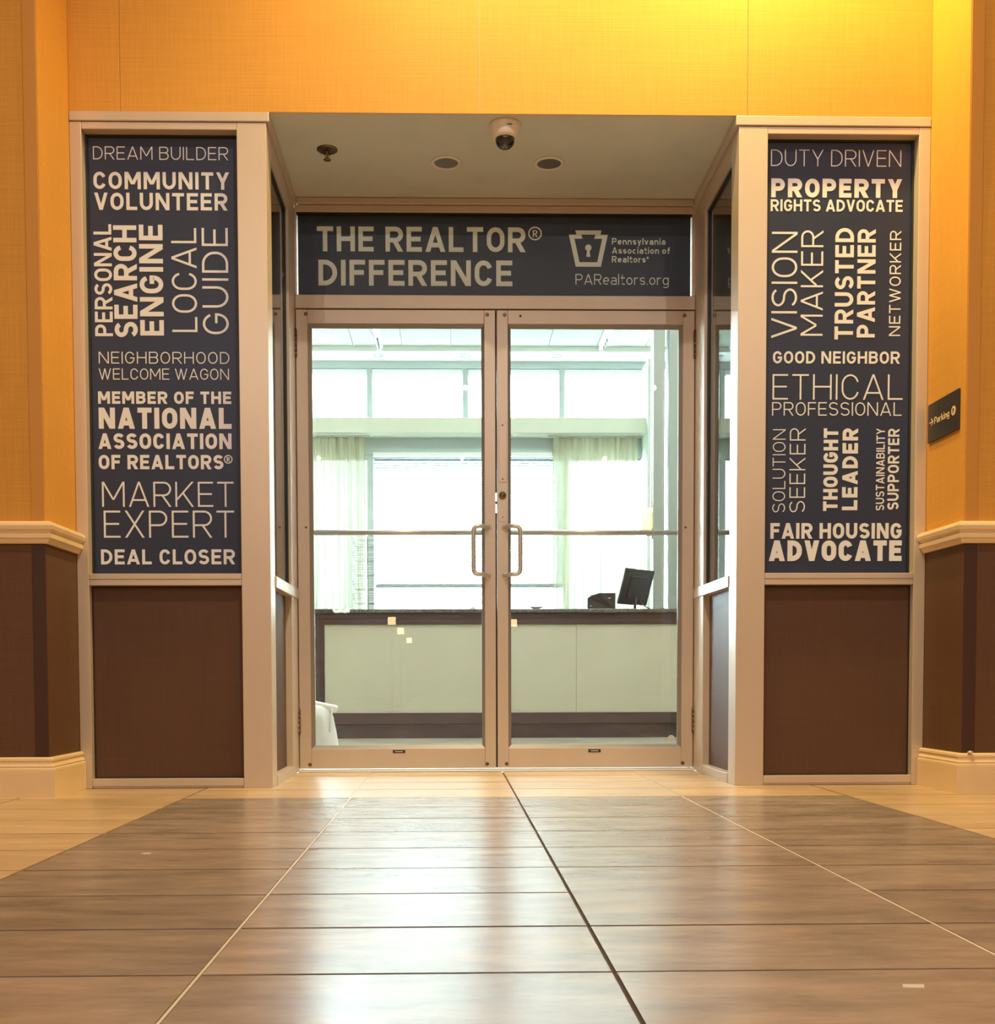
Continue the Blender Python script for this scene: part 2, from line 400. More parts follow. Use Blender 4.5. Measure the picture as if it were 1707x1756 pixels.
LEFT = [
  ('DREAM BUILDER', 0, 0.075, -1.598, -1.074, 2.453, 2.503),
  ('COMMUNITY', 0, 0.19, -1.598, -1.071, 2.340, 2.406),
  ('VOLUNTEER', 0, 0.19, -1.596, -1.079, 2.260, 2.326),
  ('PERSONAL', 1, 0.16, -1.601, -1.532, 1.774, 2.205),
  ('SEARCH', 1, 0.19, -1.525, -1.435, 1.770, 2.201),
  ('ENGINE', 1, 0.19, -1.425, -1.333, 1.777, 2.204),
  ('LOCAL', 1, 0.09, -1.300, -1.202, 1.791, 2.192),
  ('GUIDE', 1, 0.09, -1.181, -1.079, 1.783, 2.193),
  ('NEIGHBORHOOD', 0, 0.085, -1.589, -1.079, 1.668, 1.714),
  ('WELCOME WAGON', 0, 0.085, -1.590, -1.081, 1.606, 1.649),
  ('MEMBER OF THE', 0, 0.22, -1.594, -1.073, 1.512, 1.560),
  ('NATIONAL', 0, 0.235, -1.593, -1.073, 1.415, 1.497),
  ('ASSOCIATION', 0, 0.215, -1.596, -1.074, 1.336, 1.397),
  ('OF REALTORS', 0, 0.21, -1.596, -1.107, 1.257, 1.313),
  ('®', 0, 0.12, -1.105, -1.071, 1.279, 1.313),
  ('MARKET', 0, 0.07, -1.585, -1.068, 1.110, 1.208),
  ('EXPERT', 0, 0.07, -1.580, -1.067, 0.989, 1.095),
  ('DEAL CLOSER', 0, 0.19, -1.593, -1.066, 0.884, 0.943),
]
RIGHT = [
  ('DUTY DRIVEN', 0, 0.06, 1.058, 1.576, 2.445, 2.509),
  ('PROPERTY', 0, 0.24, 1.060, 1.581, 2.324, 2.397),
  ('RIGHTS ADVOCATE', 0, 0.18, 1.058, 1.584, 2.270, 2.316),
  ('VISION', 1, 0.085, 1.064, 1.166, 1.775, 2.190),
  ('MAKER', 1, 0.085, 1.181, 1.269, 1.785, 2.196),
  ('TRUSTED', 1, 0.19, 1.317, 1.391, 1.771, 2.206),
  ('PARTNER', 1, 0.19, 1.406, 1.478, 1.779, 2.202),
  ('NETWORKER', 1, 0.11, 1.535, 1.580, 1.785, 2.196),
  ('GOOD NEIGHBOR', 0, 0.18, 1.072, 1.580, 1.676, 1.724),
  ('ETHICAL', 0, 0.065, 1.071, 1.593, 1.534, 1.634),
  ('PROFESSIONAL', 0, 0.085, 1.070, 1.590, 1.471, 1.524),
  ('SOLUTION', 1, 0.075, 1.074, 1.125, 1.088, 1.417),
  ('SEEKER', 1, 0.075, 1.142, 1.205, 1.088, 1.421),
  ('THOUGHT', 1, 0.23, 1.278, 1.336, 1.094, 1.421),
  ('LEADER', 1, 0.23, 1.354, 1.416, 1.097, 1.421),
  ('SUSTAINABILITY', 1, 0.15, 1.490, 1.524, 1.096, 1.421),
  ('SUPPORTER', 1, 0.18, 1.537, 1.582, 1.099, 1.420),
  ('FAIR HOUSING', 0, 0.21, 1.067, 1.596, 0.984, 1.046),
  ('ADVOCATE', 0, 0.25, 1.061, 1.597, 0.895, 0.977),
]
TRANSOM = [
  ('THE REALTOR', 0, 0.185, -0.818, 0.138, 2.385, 2.497),
  ('®', 0, 0.1, 0.150, 0.213, 2.439, 2.501),
  ('DIFFERENCE', 0, 0.185, -0.812, 0.077, 2.231, 2.347),
  ('Pennsylvania', 0, 0.17, 0.536, 0.783, 2.422, 2.451),
  ('Association of', 0, 0.17, 0.536, 0.804, 2.381, 2.410),
  ('Realtors', 0, 0.17, 0.536, 0.692, 2.341, 2.370),
  ('®', 0, 0.14, 0.695, 0.706, 2.357, 2.368),
  ('PARealtors.org', 0, 0.09, 0.368, 0.799, 2.240, 2.288),
]
R = -.7822          # front face of the glazed side boxes and of the header
N = -1.118          # face of the hall wall, in front of the niche
XN = 1.672          # half width of the niche
XJ = .9175          # half width of the entrance recess
HC = 2.6145         # height of the recess ceiling
HH = 4.5            # height of the hall

# ------------------------------------------------------------------ floor of tiles
fl = thing('floor', 'tiled hall floor, brown stone tiles in the middle and tan tiles around them', 'floor', kind='structure')
part('grout_bed', fl, GROUT, (-4.2, 4.2, -5.2, .0, -.06, -.0055))
part('floor_slab', fl, TAN, (-7, 7, -22, -5.2, -.06, 0), (-7, -4.2, -5.2, -1.2, -.06, 0), (4.2, 7, -5.2, -1.2, -.06, 0))
gx, gy = .0036, .0044
part('joint_glint_strip', fl, mat('pale_joint_glint', (.62, .56, .46), .4), (-.5789, -.5743, -5.19, -.05, -.0056, -.0006), (.6213, .6259, -5.19, -.05, -.0056, -.0006), label='pale strip standing in for reflected light in the long joints left and right of the middle')  # reflection along these joints put in as pale coloured strips
REG = ((-9, 9, -99, N), (-XN, XN, N, R), (-XJ, XJ, R, -.045))
cache = {}
for ci in range(-7, 7):
    xa, xb = .0238+.6*ci, .0238+.6*(ci+1)
    inner = -2 <= ci <= 1
    k = 0
    while k < 17:
        y1 = -.26-.308*(k-1) if k else .048
        y1 = .048-.308*k; y0 = y1-.308
        if ci == 0 and k == 9: y0 -= .308; k += 1
        k += 1
        ya, yb = y0+gy, y1-gy
        rects = []
        for rx0, rx1, ry0, ry1 in REG:
            a, b, c, d = max(xa+gx, rx0), min(xb-gx, rx1), max(ya, ry0), min(yb, ry1)
            if b-a > .003 and d-c > .003: rects.append((a, b, c, d))
        if not rects: continue
        brown = inner and y0 > -9 and y1 < -1.1
        key = (brown, tuple((round(a-xa, 4), round(b-xa, 4), round(c-ya, 4), round(d-ya, 4)) for a, b, c, d in rects))
        if key not in cache:
            bm = bmesh.new()
            for a, b, c, d in rects: box(bm, a-xa, b-xa, c-ya, d-ya, -.010, 0)
            me = bpy.data.meshes.new('tile'); bmesh.ops.recalc_face_normals(bm, faces=bm.faces); bm.to_mesh(me); bm.free()
            me.materials.append(TILE if brown else TAN); cache[key] = me
        o = bpy.data.objects.new('tile', cache[key]); C.objects.link(o); o.parent = fl
        o.location = (xa, ya, random.uniform(-.0003, .0003))
tag(part('floor_slab', fl, mat('lobby_floor', (.36, .35, .29), .3, noise=(3, .2, 5)), (-5, 5, .10, 8.4, -.06, 0)), 'grey green stone floor of the room behind the doors')

# ------------------------------------------------------------------ walls
wf = thing('wall_front', 'gold grasscloth header wall above the entrance', 'wall', kind='structure')
part('wall_core', wf, SOFFIT, (-XN, XN, R+.004, .15, HC+.001, HH))
for a, b in ((-XN, -1.474), (-1.474, -.092), (-.092, .95), (.95, XN)):
    bm = bmesh.new()
    box(bm, a+.0008, b-.0008, R, R+.0038, HC-.002, HH, bev=.0007)
    obj('wallpaper_strip', bm, PAPER, wf)
bm = bmesh.new(); box(bm, -XN, XN, R+.004, .0, HC-.0005, HC+.001)
for s in (-1, 1): pass
tag(obj('ceiling', bm, SOFFIT), 'plain painted ceiling of the entrance recess', 'ceiling', kind='structure')
for s, nm in ((-1, 'wall_left'), (1, 'wall_right')):
    xs = sorted((s*XN, s*7)); 
    o = solo(nm, [PAPER, DADO], ('left' if s < 0 else 'right')+' hall wall, gold wallpaper above the rail and brown below', 'wall',
             (xs[0], xs[1], N, .15, .955, HH, 0), (xs[0], xs[1], N, .15, 0, .955, 1), kind='structure')
solo('wall_left', PAPER, 'long left side wall of the hall', 'wall', (-7.2, -7, -22, .15, 0, HH), kind='structure')
solo('wall_right', PAPER, 'long right side wall of the hall', 'wall', (7, 7.2, -22, .15, 0, HH), kind='structure')
solo('wall_back', PAPER, 'far end wall of the hall behind the viewer', 'wall', (-7.2, 7.2, -22.2, -22, 0, HH), kind='structure')
solo('ceiling', CEIL, 'high cream ceiling over the hall', 'ceiling', (-7.2, 7.2, -22.2, .15, HH, HH+.1), kind='structure')

RAIL = [(0, .997), (.022, .997), (.033, .991), (.037, .981), (.034, .968), (.024, .961), (.022, .956), (.027, .953), (.027, .938), (.019, .934), (.016, .926), (.010, .919), (0, .919)]
BASE = [(0, .148), (.009, .148), (.016, .143), (.017, .136), (.012, .131), (.016, .122), (.021, .116), (.019, .110), (.023, .107), (.024, .1), (.024, 0), (0, 0)]
for s, side in ((-1, 'left'), (1, 'right')):
    for nm, prof, lb in (('trim', RAIL, 'cream moulded chair rail turning the corner of the %s wall'), ('baseboard', BASE, 'tall cream baseboard along the foot of the %s wall')):
        bm = bmesh.new(); ye = R+.03 if nm == 'trim' else R-.004
        ye = R-.002
        if s < 0: sweep(bm, [(-6.9, N), (-XN, N), (-XN, ye)], prof)
        else: sweep(bm, [(XN, ye), (XN, N), (6.9, N)], prof)
        nn = 'baseboard_'+side if nm == 'baseboard' else 'trim_'+('1' if s < 0 else '2')
        tag(obj(nn, bm, CREAM), lb % side, 'chair rail' if nm == 'trim' else 'baseboard', kind='structure')
GD = mat('dark_brown_corner_guard', (.055, .022, .016), .45); GU = mat('ochre_corner_guard', (.58, .27, .05), .5)
for s, side in ((-1, 'left'), (1, 'right')):
    g = thing('corner_guard', 'slim vertical corner guard on the %s wall edge, dark brown below the rail' % side, 'corner guard', (s*XN, N, 0))
    xs = sorted((s*(XN+.003), s*(XN+.05)))
    part('lower_strip', g, GD, (xs[0], xs[1], N-.003, N-.0002, .150, .917), bev=.001, label='dark brown lower strip')
    part('upper_strip', g, GU, (xs[0], xs[1], N-.003, N-.0002, .999, HH-.01), bev=.001, label='ochre upper strip')
    if s > 0:
        bm = bmesh.new(); lathe(bm, (.027, -.0205, .149), [(.011, 0), (.011, .004), (.007, .008)], 16); obj('screw_cap', bm, CHROME, g)

# ------------------------------------------------------------------ glazed side boxes
def wr(s, a, b): return (a, b) if s > 0 else (-b, -a)
n = 1
for s, side in ((-1, 'left'), (1, 'right')):
    f = thing('window_%d' % n, 'aluminium framed front of the %s side box around the navy sign and a brown panel' % side, 'window frame', (s*1.3, R, 0), kind='structure'); n += 1
    X = lambda a, b: wr(s, a, b)
    part('corner_post', f, ALU, (*X(XJ, 1.031), R, R+.115, 0, 2.572), bev=.002)
    part('outer_stile', f, ALU, (*X(1.626, XN-.001), R, R+.1, .0, 2.572), bev=.002)
    part('top_rail', f, ALU, (*X(1.0315, 1.6255), R+.0006, R+.1, 2.545, 2.572), bev=.002)
    part('middle_rail', f, ALU, (*X(1.0315, 1.6255), R+.0006, R+.1, .821, .843), (*X(1.0315, 1.6255), R+.002, R+.1, .797, .820), bev=.002)
    part('bottom_rail', f, ALU, (*X(1.0315, 1.6255), R+.0006, R+.1, .009, .038), (*X(1.0315, 1.6255), R+.005, R+.1, 0, .009), bev=.0015)
    part('head_trim', f, ALU, (*X(XJ-.012, XN-.001), R-.004, R+.1, 2.575, HC-.003), bev=.003)
    part('infill_panel', f, BROWNP, (*X(1.0315, 1.6255), R+.040, R+.05, .038, .797), label='brown textured infill panel')
    part('gasket', f, GASKET, (*X(1.0315, 1.6255), R+.034, R+.040, .7925, .797), (*X(1.0315, 1.6255), R+.034, R+.040, .038, .0415),
         (*X(1.622, 1.6255), R+.034, R+.040, .0415, .7925), (*X(1.0315, 1.034), R+.034, R+.040, .0415, .7925))
    part('gasket', f, GASKET, (*X(1.6175, 1.6255), R+.046, R+.0530, .8435, 2.5445), (*X(1.0315, 1.6175), R+.046, R+.0530, 2.537, 2.5445), label='black gasket round the sign')
    part('pane', f, PANE, (*X(1.0315, 1.6255), R+.056, R+.062, .843, 2.545))
    part('back_panel', f, DARK, (*X(1.0315, 1.6255), R+.075, R+.08, .843, 2.545), label='dark backing behind the sign')
    # side of the box, along the recess
    g = thing('window_%d' % n, 'glass side window of the %s box, facing the recess beside the doors' % side, 'window', (s*XJ, -.4, 0), kind='structure'); n += 1
    ya, yb = R+.1155, -.19
    part('far_stile', g, ALU, (*X(XJ, 1.035), yb, .10, 0, 2.572), bev=.002)
    part('top_rail', g, ALU, (*X(XJ+.0004, 1.03), ya, yb-.0005, 2.49, 2.572), bev=.002)
    part('middle_rail', g, ALU, (*X(XJ-.006, 1.03), ya-.0002, yb+.18, .797, .843), bev=.002)
    part('bottom_rail', g, ALU, (*X(XJ-.004, 1.03), ya, yb-.0005, 0, .04), bev=.002)
    part('head_trim', g, ALU, (*X(XJ-.012, 1.03), R+.1005, .0, 2.575, HC-.003), bev=.003)
    part('infill_panel', g, BROWNP, (*X(XJ+.03, XJ+.04), ya, yb-.0005, .04, .797), label='brown textured infill panel')
    part('pane', g, SIDEPANE, (*X(XJ+.019, XJ+.025), ya, yb-.0005, .843, 2.49))
    part('gasket', g, GASKET, (*X(XJ+.012, XJ+.019), yb-.02, yb-.0005, .843, 2.49), (*X(XJ+.012, XJ+.019), ya, yb-.02, 2.476, 2.49))
    part('door_stop', g, ALUD, (*X(XJ-.014, XJ-.0005), .047, .065, .012, 2.118))
    solo('wall_'+side, mat('box_interior_grey', (.16, .17, .165), .7), 'grey partition closing the back of the %s glazed box' % side, 'wall',
         (*X(1.036, 5.0), .02, .10, 0, 4.26), kind='structure')

# ------------------------------------------------------------------ transom window
tr = thing('window_5', 'wide transom window frame over the double doors', 'window', (0, 0, 2.118), kind='structure')
D2 = .10
part('head_trim', tr, ALU, (-.9045, .9045, -.012, D2, 2.585, HC-.003), bev=.002)
part('top_rail', tr, ALU, (-XJ+.001, XJ-.001, 0, D2, 2.552, 2.583), bev=.002)
part('transom_bar', tr, ALU, (-XJ+.001, XJ-.001, 0, D2, 2.120, 2.181), bev=.002)
part('side_stile', tr, ALU, (-XJ+.001, -.909, 0.0, D2, 2.1815, 2.5515)); part('side_stile', tr, ALU, (.903, XJ-.001, 0.0, D2, 2.1815, 2.5515))
part('door_stop', tr, ALUD, (-.90, .90, .047, .065, 2.10, 2.1195))
part('gasket', tr, GASKET, (-.9085, .9025, .006, .028, 2.545, 2.5515), label='black gasket under the top rail')
part('pane', tr, PANE, (-.9085, .9025, .030, .036, 2.1815, 2.5515))

# ------------------------------------------------------------------ signs
def sign(name, label, x0, x1, z0, z1, y, lines, ink, d=.002, sheet=None):
    t = thing(name, label, 'sign', ((x0+x1)/2, y, z0))
    part('vinyl_sheet', t, sheet or VINYL, (x0, x1, y, y+d, z0, z1))
    for (txt, rot, wt, a, b, c, e) in lines:
        kind = 'thin' if wt < .1 else ('medium' if wt < .17 else 'bold')
        lb = ('registered trademark ring %s' if txt == '\u00ae' else 'the word %s in '+kind+' pale letters'+(', reading upwards' if rot else ''))
        word(txt, rot, wt, a, b, c, e, y, t, ink, lb)
    return t
sign('window_sign', 'navy vinyl sign of stacked white words on the left side box, DREAM BUILDER at top', -1.6250, -1.032, .8435, 2.5445, R+.0535, LEFT, INK)
sign('window_sign', 'navy vinyl sign of stacked white words on the right side box, DUTY DRIVEN at top', 1.032, 1.6250, .8435, 2.5445, R+.0535, RIGHT, INK)
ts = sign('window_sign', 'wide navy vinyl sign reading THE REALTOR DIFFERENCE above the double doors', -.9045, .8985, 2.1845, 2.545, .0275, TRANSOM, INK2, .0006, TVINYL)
outer = [(.337, 2.466), (.3715, 2.466), (.367, 2.485), (.488, 2.485), (.483, 2.466), (.517, 2.466), (.485, 2.321), (.369, 2.321)]
inner = [(.363, 2.448), (.400, 2.448), (.395, 2.466), (.460, 2.466), (.454, 2.448), (.491, 2.448), (.468, 2.3415), (.386, 2.3415)]
bm = bmesh.new(); Lw = world(ts)
pl = lambda a, b, k: (a-Lw[0], .0275-k-Lw[1], b-Lw[2])
prisms(bm, [[outer[i], outer[(i+1) % 8], inner[(i+1) % 8], inner[i]] for i in range(8)], pl)
tag(obj('keystone_emblem', bm, INK2, ts), 'pale keystone outline emblem')
bm = bmesh.new()
prisms(bm, [[(.427+.0148*math.cos(2*PI*i/20), 2.407+.0148*math.sin(2*PI*i/20)) for i in range(20)], [(.4215, 2.398), (.4325, 2.398), (.4365, 2.366), (.4175, 2.366)]], pl)
tag(obj('keyhole_mark', bm, INK2, ts), 'pale keyhole mark inside the keystone')

# parking sign on the right return of the niche, read from the hall
ps = thing('wall_sign', 'small dark Parking sign with an arrow on the right return wall', 'sign', (XN, -.94, 1.345))
xf = XN-.008
part('plate', ps, mat('dark_bronze_plate', (.030, .024, .020), .4), (xf, XN-.0005, -1.076, -.806, 1.345, 1.493), bev=.001)
PC = mat('sign_cream', (.80, .62, .36), .5)
Lp = world(ps)
pls = lambda y0, z0: (lambda a, b, k: (xf-k-Lp[0], y0-a-Lp[1], z0+b-Lp[2]))
bm = bmesh.new(); prisms(bm, layout('Parking', .132, .026, .14)[0], pls(-.868, 1.407)); tag(obj('lettering', bm, PC, ps), 'the word Parking')
bm = bmesh.new(); prisms(bm, ribbon([(0, .013), (.032, .013)], .004)+ribbon([(.018, .026), (.032, .013), (.018, 0)], .004), pls(-.822, 1.407)); tag(obj('arrow', bm, PC, ps), 'small arrow pointing right')
bm = bmesh.new(); prisms(bm, [[(.0175*math.cos(2*PI*i/24), .0175*math.sin(2*PI*i/24)) for i in range(24)]], pls(-1.036, 1.42)); dk = obj('disc', bm, PC, ps); dk['label'] = 'cream round symbol'
bm = bmesh.new(); prisms(bm, layout('P', .010, .019, .2)[0], lambda a, b, k: (xf-.0012-k-Lp[0], -1.031-a-Lp[1], 1.4105+b-Lp[2]), .0008); tag(obj('lettering', bm, DARK, ps), 'letter P inside the round symbol')

# ------------------------------------------------------------------ double doors
def screw(parent, x, y, z, r=.004, m=BRASS, nm='screw'):
    L = world(parent); bm = bmesh.new(); lathe(bm, (x-L[0], y-L[1], z-L[2]), [(r, 0), (r, -.002), (r*.6, -.003)], 12, axis='Y'); return obj(nm, bm, m, parent)
def door(nn, s, side):
    """s -1 left leaf, 1 right leaf; |x| from .0025 (meeting edge) to .9145 (hinge edge)"""
    d = thing(nn, '%s glass leaf of the aluminium double doors' % side, 'door', (s*.9145, 0, .014), kind='structure')
    X = lambda a, b: wr(s, a, b); y0, y1 = 0, .045
    part('hinge_stile', d, ALU, (*X(.8610, .9145), y0, y1, .014, 2.114), bev=.002)
    part('meeting_stile', d, ALU, (*X(.0035, .0545), y0, y1, .014, 2.114), bev=.002)
    part('top_rail', d, ALU, (*X(.0548, .8607), y0+.0004, y1, 2.052, 2.114), bev=.0015)
    part('bottom_rail', d, ALU, (*X(.0548, .8607), y0+.0004, y1, .014, .106), bev=.0015)
    a, b, c, e = .0548, .8607, .106, 2.052
    bm = bmesh.new(); L = world(d)
    o4 = [(a, c), (b, c), (b, e), (a, e)]; i4 = [(a+.013, c+.016), (b-.018, c+.016), (b-.018, e-.019), (a+.013, e-.019)]
    for i in range(4):
        j = (i+1) % 4
        q = [(o4[i], .003), (o4[j], .003), (i4[j], .012), (i4[i], .012)]
        bm.faces.new([bm.verts.new((s*p[0]-L[0], y-L[1], p[1]-L[2])) for p, y in q])
        q = [(i4[i], .012), (i4[j], .012), (i4[j], .019), (i4[i], .019)]
        bm.faces.new([bm.verts.new((s*p[0]-L[0], y-L[1], p[1]-L[2])) for p, y in q])
        q = [(i4[i], .019), (i4[j], .019), (o4[j], .019), (o4[i], .019)]
        bm.faces.new([bm.verts.new((s*p[0]-L[0], y-L[1], p[1]-L[2])) for p, y in q])
    obj('glazing_bead', bm, ALUD, d)
    part('pane', d, PANE, (*X(.0548, .8607), .0205, .0265, .106, 2.052))
    # push bar on the inside
    bm = bmesh.new(); tube(bm, [(s*.035-L[0], .075, 1.112-L[2]), (s*.885-L[0], .075, 1.112-L[2])], .0125, 14)
    for x in (.035, .885): tube(bm, [(s*x-L[0], .0455, 1.112-L[2]), (s*x-L[0], .076, 1.112-L[2])], .010, 12)
    tag(obj('push_bar', bm, CHROME, d), 'round metal push bar across the glass')
    # offset pull handle on the hall side
    zt, zb, xg, xo, yo = 1.126, .905, .107, .040, -.052
    pts = [(xo, -.001, zt), (xo+.006, -.022, zt)]
    pts += [(xo+.018, -.043, zt), (xo+.034, yo, zt-.001)]
    pts += [(xg-.022+.022*math.sin(t), yo, zt-.024+.023*math.cos(t)) for t in [PI/2*k/6 for k in range(1, 7)]]
    lo = [(x, y, zb+zt-z) for x, y, z in pts]
    path = pts+[(xg, yo, (zt+zb)/2)]+lo[::-1]
    bm = bmesh.new(); tube(bm, [(s*x-L[0], y, z-L[2]) for x, y, z in path], .0105, 14)
    for z in (zt, zb): lathe(bm, (s*xo-L[0], 0, z-L[2]), [(.015, 0), (.015, -.004), (.011, -.006)], 20, axis='Y')
    tag(obj('pull_handle', bm, CHROME, d), 'bent tubular pull handle')
    for z0, z1 in ((1.900, 2.022), (.176, .290)):
        bm = bmesh.new(); xh_ = s*.9155-L[0]
        for k in range(5):
            h0 = z0+(z1-z0)*k/5+.001; h1 = z0+(z1-z0)*(k+1)/5-.001
            lathe(bm, (xh_, -.008, 0), [(.0072, h0-L[2]), (.0072, h1-L[2])], 14)
        for zz in (z0, z1): lathe(bm, (xh_, -.008, zz-L[2]), [(.004, -.004), (.006, 0), (.004, .004)], 12)
        obj('hinge', bm, HINGE, d)
    bx_ = s*.455
    lp = part('maker_plate', d, mat('dark_maker_plate', (.03, .018, .012), .4), (bx_-.029, bx_+.029, -.0015, .0003, .085, .099), label='tiny dark maker plate')
    bm = bmesh.new(); Lq = world(lp); box(bm, bx_-.018-Lq[0], bx_+.018-Lq[0], -.0024, -.0015, .0905-Lq[2], .0935-Lq[2]); tag(obj('strip', bm, INK, lp), 'pale worn line on the plate')
    for x, z in ((.868, 2.093), (.040, 2.093), (.868, .033), (.045, .033)): screw(d, s*x, 0, z, .0085, BRASS if z > 1 else HINGE)
    screw(d, s*.876, 0, 1.126, .0052, HINGE)
    return d
dl = door('door_1', -1, 'left'); dr = door('door_2', 1, 'right')
screw(dr, .112, 0, 2.088, .005, GASKET, 'screw_hole')
L = world(dr)
cp = part('lock_cover_plate', dr, ALU, (.0115, .0475, -.0045, -.0002, 1.333, 1.607), bev=.0012, label='long cover plate above the lock')
screw(cp, .029, -.0045, 1.592, .004); screw(cp, .029, -.0045, 1.347, .004)
cp2 = part('lock_cover_plate', dr, ALU, (.0100, .0480, -.0018, -.0002, 1.150, 1.203), bev=.0006, label='short cover plate below the lock'); screw(cp2, .029, -.0018, 1.172, .003)
bm = bmesh.new(); lathe(bm, (.0285-L[0], 0, 1.272-L[2]), [(.0175, 0), (.0175, -.005), (.0145, -.008), (.0125, -.006), (.0105, -.006), (.0105, -.009), (.002, -.009)], 28, axis='Y')
lk = tag(obj('lock_cylinder', bm, BRASS, dr), 'round key lock cylinder')
bm = bmesh.new(); box(bm, .0270-L[0], .0300-L[0], -.0102, -.0088, 1.2665-L[2], 1.2775-L[2]); obj('keyhole', bm, GASKET, lk)
part('meeting_seal', dl, GASKET, (-.0033, .0030, .020, .030, .014, 1.196), (-.0033, .0030, .020, .030, 1.288, 2.114), label='black weather strip between the leaves')
part('latch_bolt', dr, HINGE, (-.0030, .0034, .012, .03, 1.236, 1.247))
bm = bmesh.new(); lathe(bm, (.818-L[0], .0203, .146-L[2]), [(.0165, 0), (.0165, -.0007)], 24, axis='Y')
st = tag(obj('sticker', bm, mat('white_sticker', (.75, .80, .80), .5), dr), 'round white safety glass sticker')
bm = bmesh.new(); prisms(bm, ribbon(arc(0, 0, .011, .011, 0, 360, 20), .0022, True)+ribbon([(-.004, -.004), (.004, -.004), (.0, .004), (-.004, 0)], .002), lambda a, b, k: (.818+a-L[0], .0195-k, .146+b-L[2]), .0004)
tag(obj('sticker_mark', bm, mat('grey_mark', (.3, .36, .4), .5), st), 'grey ring and mark on the sticker')
solo('threshold', THRESH, 'bright metal threshold strip under the double doors', 'threshold', (-XJ+.002, XJ-.002, -.040, .10, -.0015, .008), kind='structure', bev=.003)

# ------------------------------------------------------------------ recess ceiling fittings
sp = thing('fire_sprinkler', 'dull brass sprinkler head in the recess ceiling, left of the ceiling lights', 'sprinkler', (-.715, -.473, HC-.0005))
bm = bmesh.new(); lathe(bm, (0, 0, 0), [(.043, 0), (.043, -.003), (.036, -.007), (.030, -.004), (.022, -.008), (.012, -.006)], 32); obj('escutcheon', bm, BRASS, sp)
bm = bmesh.new(); lathe(bm, (0, 0, 0), [(.007, -.004), (.007, -.016), (.003, -.018), (.003, -.040)], 14)
for sgn in (-1, 1): tube(bm, [(sgn*.006, 0, -.012), (sgn*.010, 0, -.024), (sgn*.003, 0, -.040)], .0016, 8)
obj('sprinkler_frame', bm, BRASS, sp)
bm = bmesh.new(); lathe(bm, (0, 0, 0), [(.003, -.040), (.016, -.042), (.016, -.0435), (.003, -.045)], 20); obj('deflector', bm, BRASS, sp)
cm = thing('security_camera', 'white dome security camera with a dark bubble on the recess ceiling', 'camera', (.010, -.690, HC-.0005))
bm = bmesh.new(); lathe(bm, (0, 0, 0), [(.064, 0), (.064, -.006), (.060, -.010), (.057, -.028), (.052, -.044), (.046, -.054), (.040, -.055)], 40); bd = obj('housing', bm, WHITE, cm)
bm = bmesh.new(); box(bm, .004, .026, -.0595, -.0560, -.024, -.022); tag(obj('slot_mark', bm, GASKET, bd), 'thin dark slot on the housing')
bm = bmesh.new(); prof = [(.0385, -.050)]+[(.0385*math.cos(a), -.058-.036*math.sin(a)) for a in [PI/2*k/8 for k in range(9)]]
prof[-1] = (.001, prof[-1][1]); lathe(bm, (0, 0, 0), prof, 32); obj('bubble', bm, mat('smoked_bubble', (.012, .012, .016), .12, coat=.6), cm)
for x, lb in ((-.224, 'left'), (.213, 'right')):
    dn = thing('recessed_downlight', '%s of the two unlit recessed downlights in the recess ceiling' % lb, 'ceiling light', (x, -.362, HC-.0005), group='recess downlights')
    bm = bmesh.new(); lathe(bm, (0, 0, 0), [(.0505, -.0005), (.0505, -.005), (.056, -.006), (.064, -.004), (.065, -.0005)], 40); obj('trim_ring', bm, WHITE, dn)
    bm = bmesh.new(); lathe(bm, (0, 0, 0), [(.0500, -.003), (.047, .045), (.040, .09), (.034, .12)], 40); obj('reflector', bm, mat('grey_reflector', (.34, .35, .33), .3, .7), dn)
    bm = bmesh.new(); lathe(bm, (0, 0, 0), [(.010, .06), (.022, .075), (.026, .10), (.018, .118)], 24); obj('bulb', bm, mat('unlit_bulb', (.35, .36, .34), .3), dn)

# ------------------------------------------------------------------ litter on the floor
bm = bmesh.new(); v = [bm.verts.new(p) for p in ((0, 0, .0006), (.028, -.004, .0006), (.034, .012, .0018), (.006, .017, .0006))]; bm.faces.new(v)
r_ = bmesh.ops.solidify(bm, geom=bm.faces[:], thickness=.0006)
tag(obj('paper_scrap', bm, mat('scrap_white', (.85, .83, .76), .6), loc=(.407, -3.748, 0)), 'small white paper scrap on the brown tiles near the viewer', 'scrap')
bm = bmesh.new(); v = [bm.verts.new(p) for p in ((0, 0, .0006), (.022, -.003, .0006), (.024, .010, .0012), (.004, .011, .0006))]; bm.faces.new(v)
bmesh.ops.solidify(bm, geom=bm.faces[:], thickness=.0006)
tag(obj('paper_scrap', bm, bpy.data.materials['scrap_white'], loc=(-.974, -2.488, 0)), 'tiny pale scrap on the brown tiles at the left', 'scrap')

# ------------------------------------------------------------------ room behind the doors
IW = mat('lobby_white_wall', (.74, .77, .72), .7, noise=(2, .03, 3)); IG = mat('lobby_grey_frame', (.42, .47, .46), .55)
BEAM = mat('lobby_cream_beam', (.62, .63, .52), .7, noise=(1.5, .05, 4))
DW = mat('dark_desk_wood', (.060, .040, .044), .35, noise=(2.2, .35, 6), scale=(1, 5, 8)); DS = mat('dark_speckled_counter', (.10, .10, .105), .2, noise=(60, .6, 6))
DP = mat('desk_panel_sage', (.52, .53, .44), .5, noise=(1.1, .05, 4))
YW = 8.4
solo('wall_left', IW, 'left wall of the room behind the doors', 'wall', (-5.1, -5, .10, YW, 0, 4.4), kind='structure')
solo('wall_right', IW, 'right wall of the room behind the doors', 'wall', (5, 5.1, .10, YW, 0, 4.4), kind='structure')
solo('wall_front', IW, 'inner face of the wall over the doors', 'wall', (-5, 5, .151, .25, 2.75, 4.34), kind='structure')
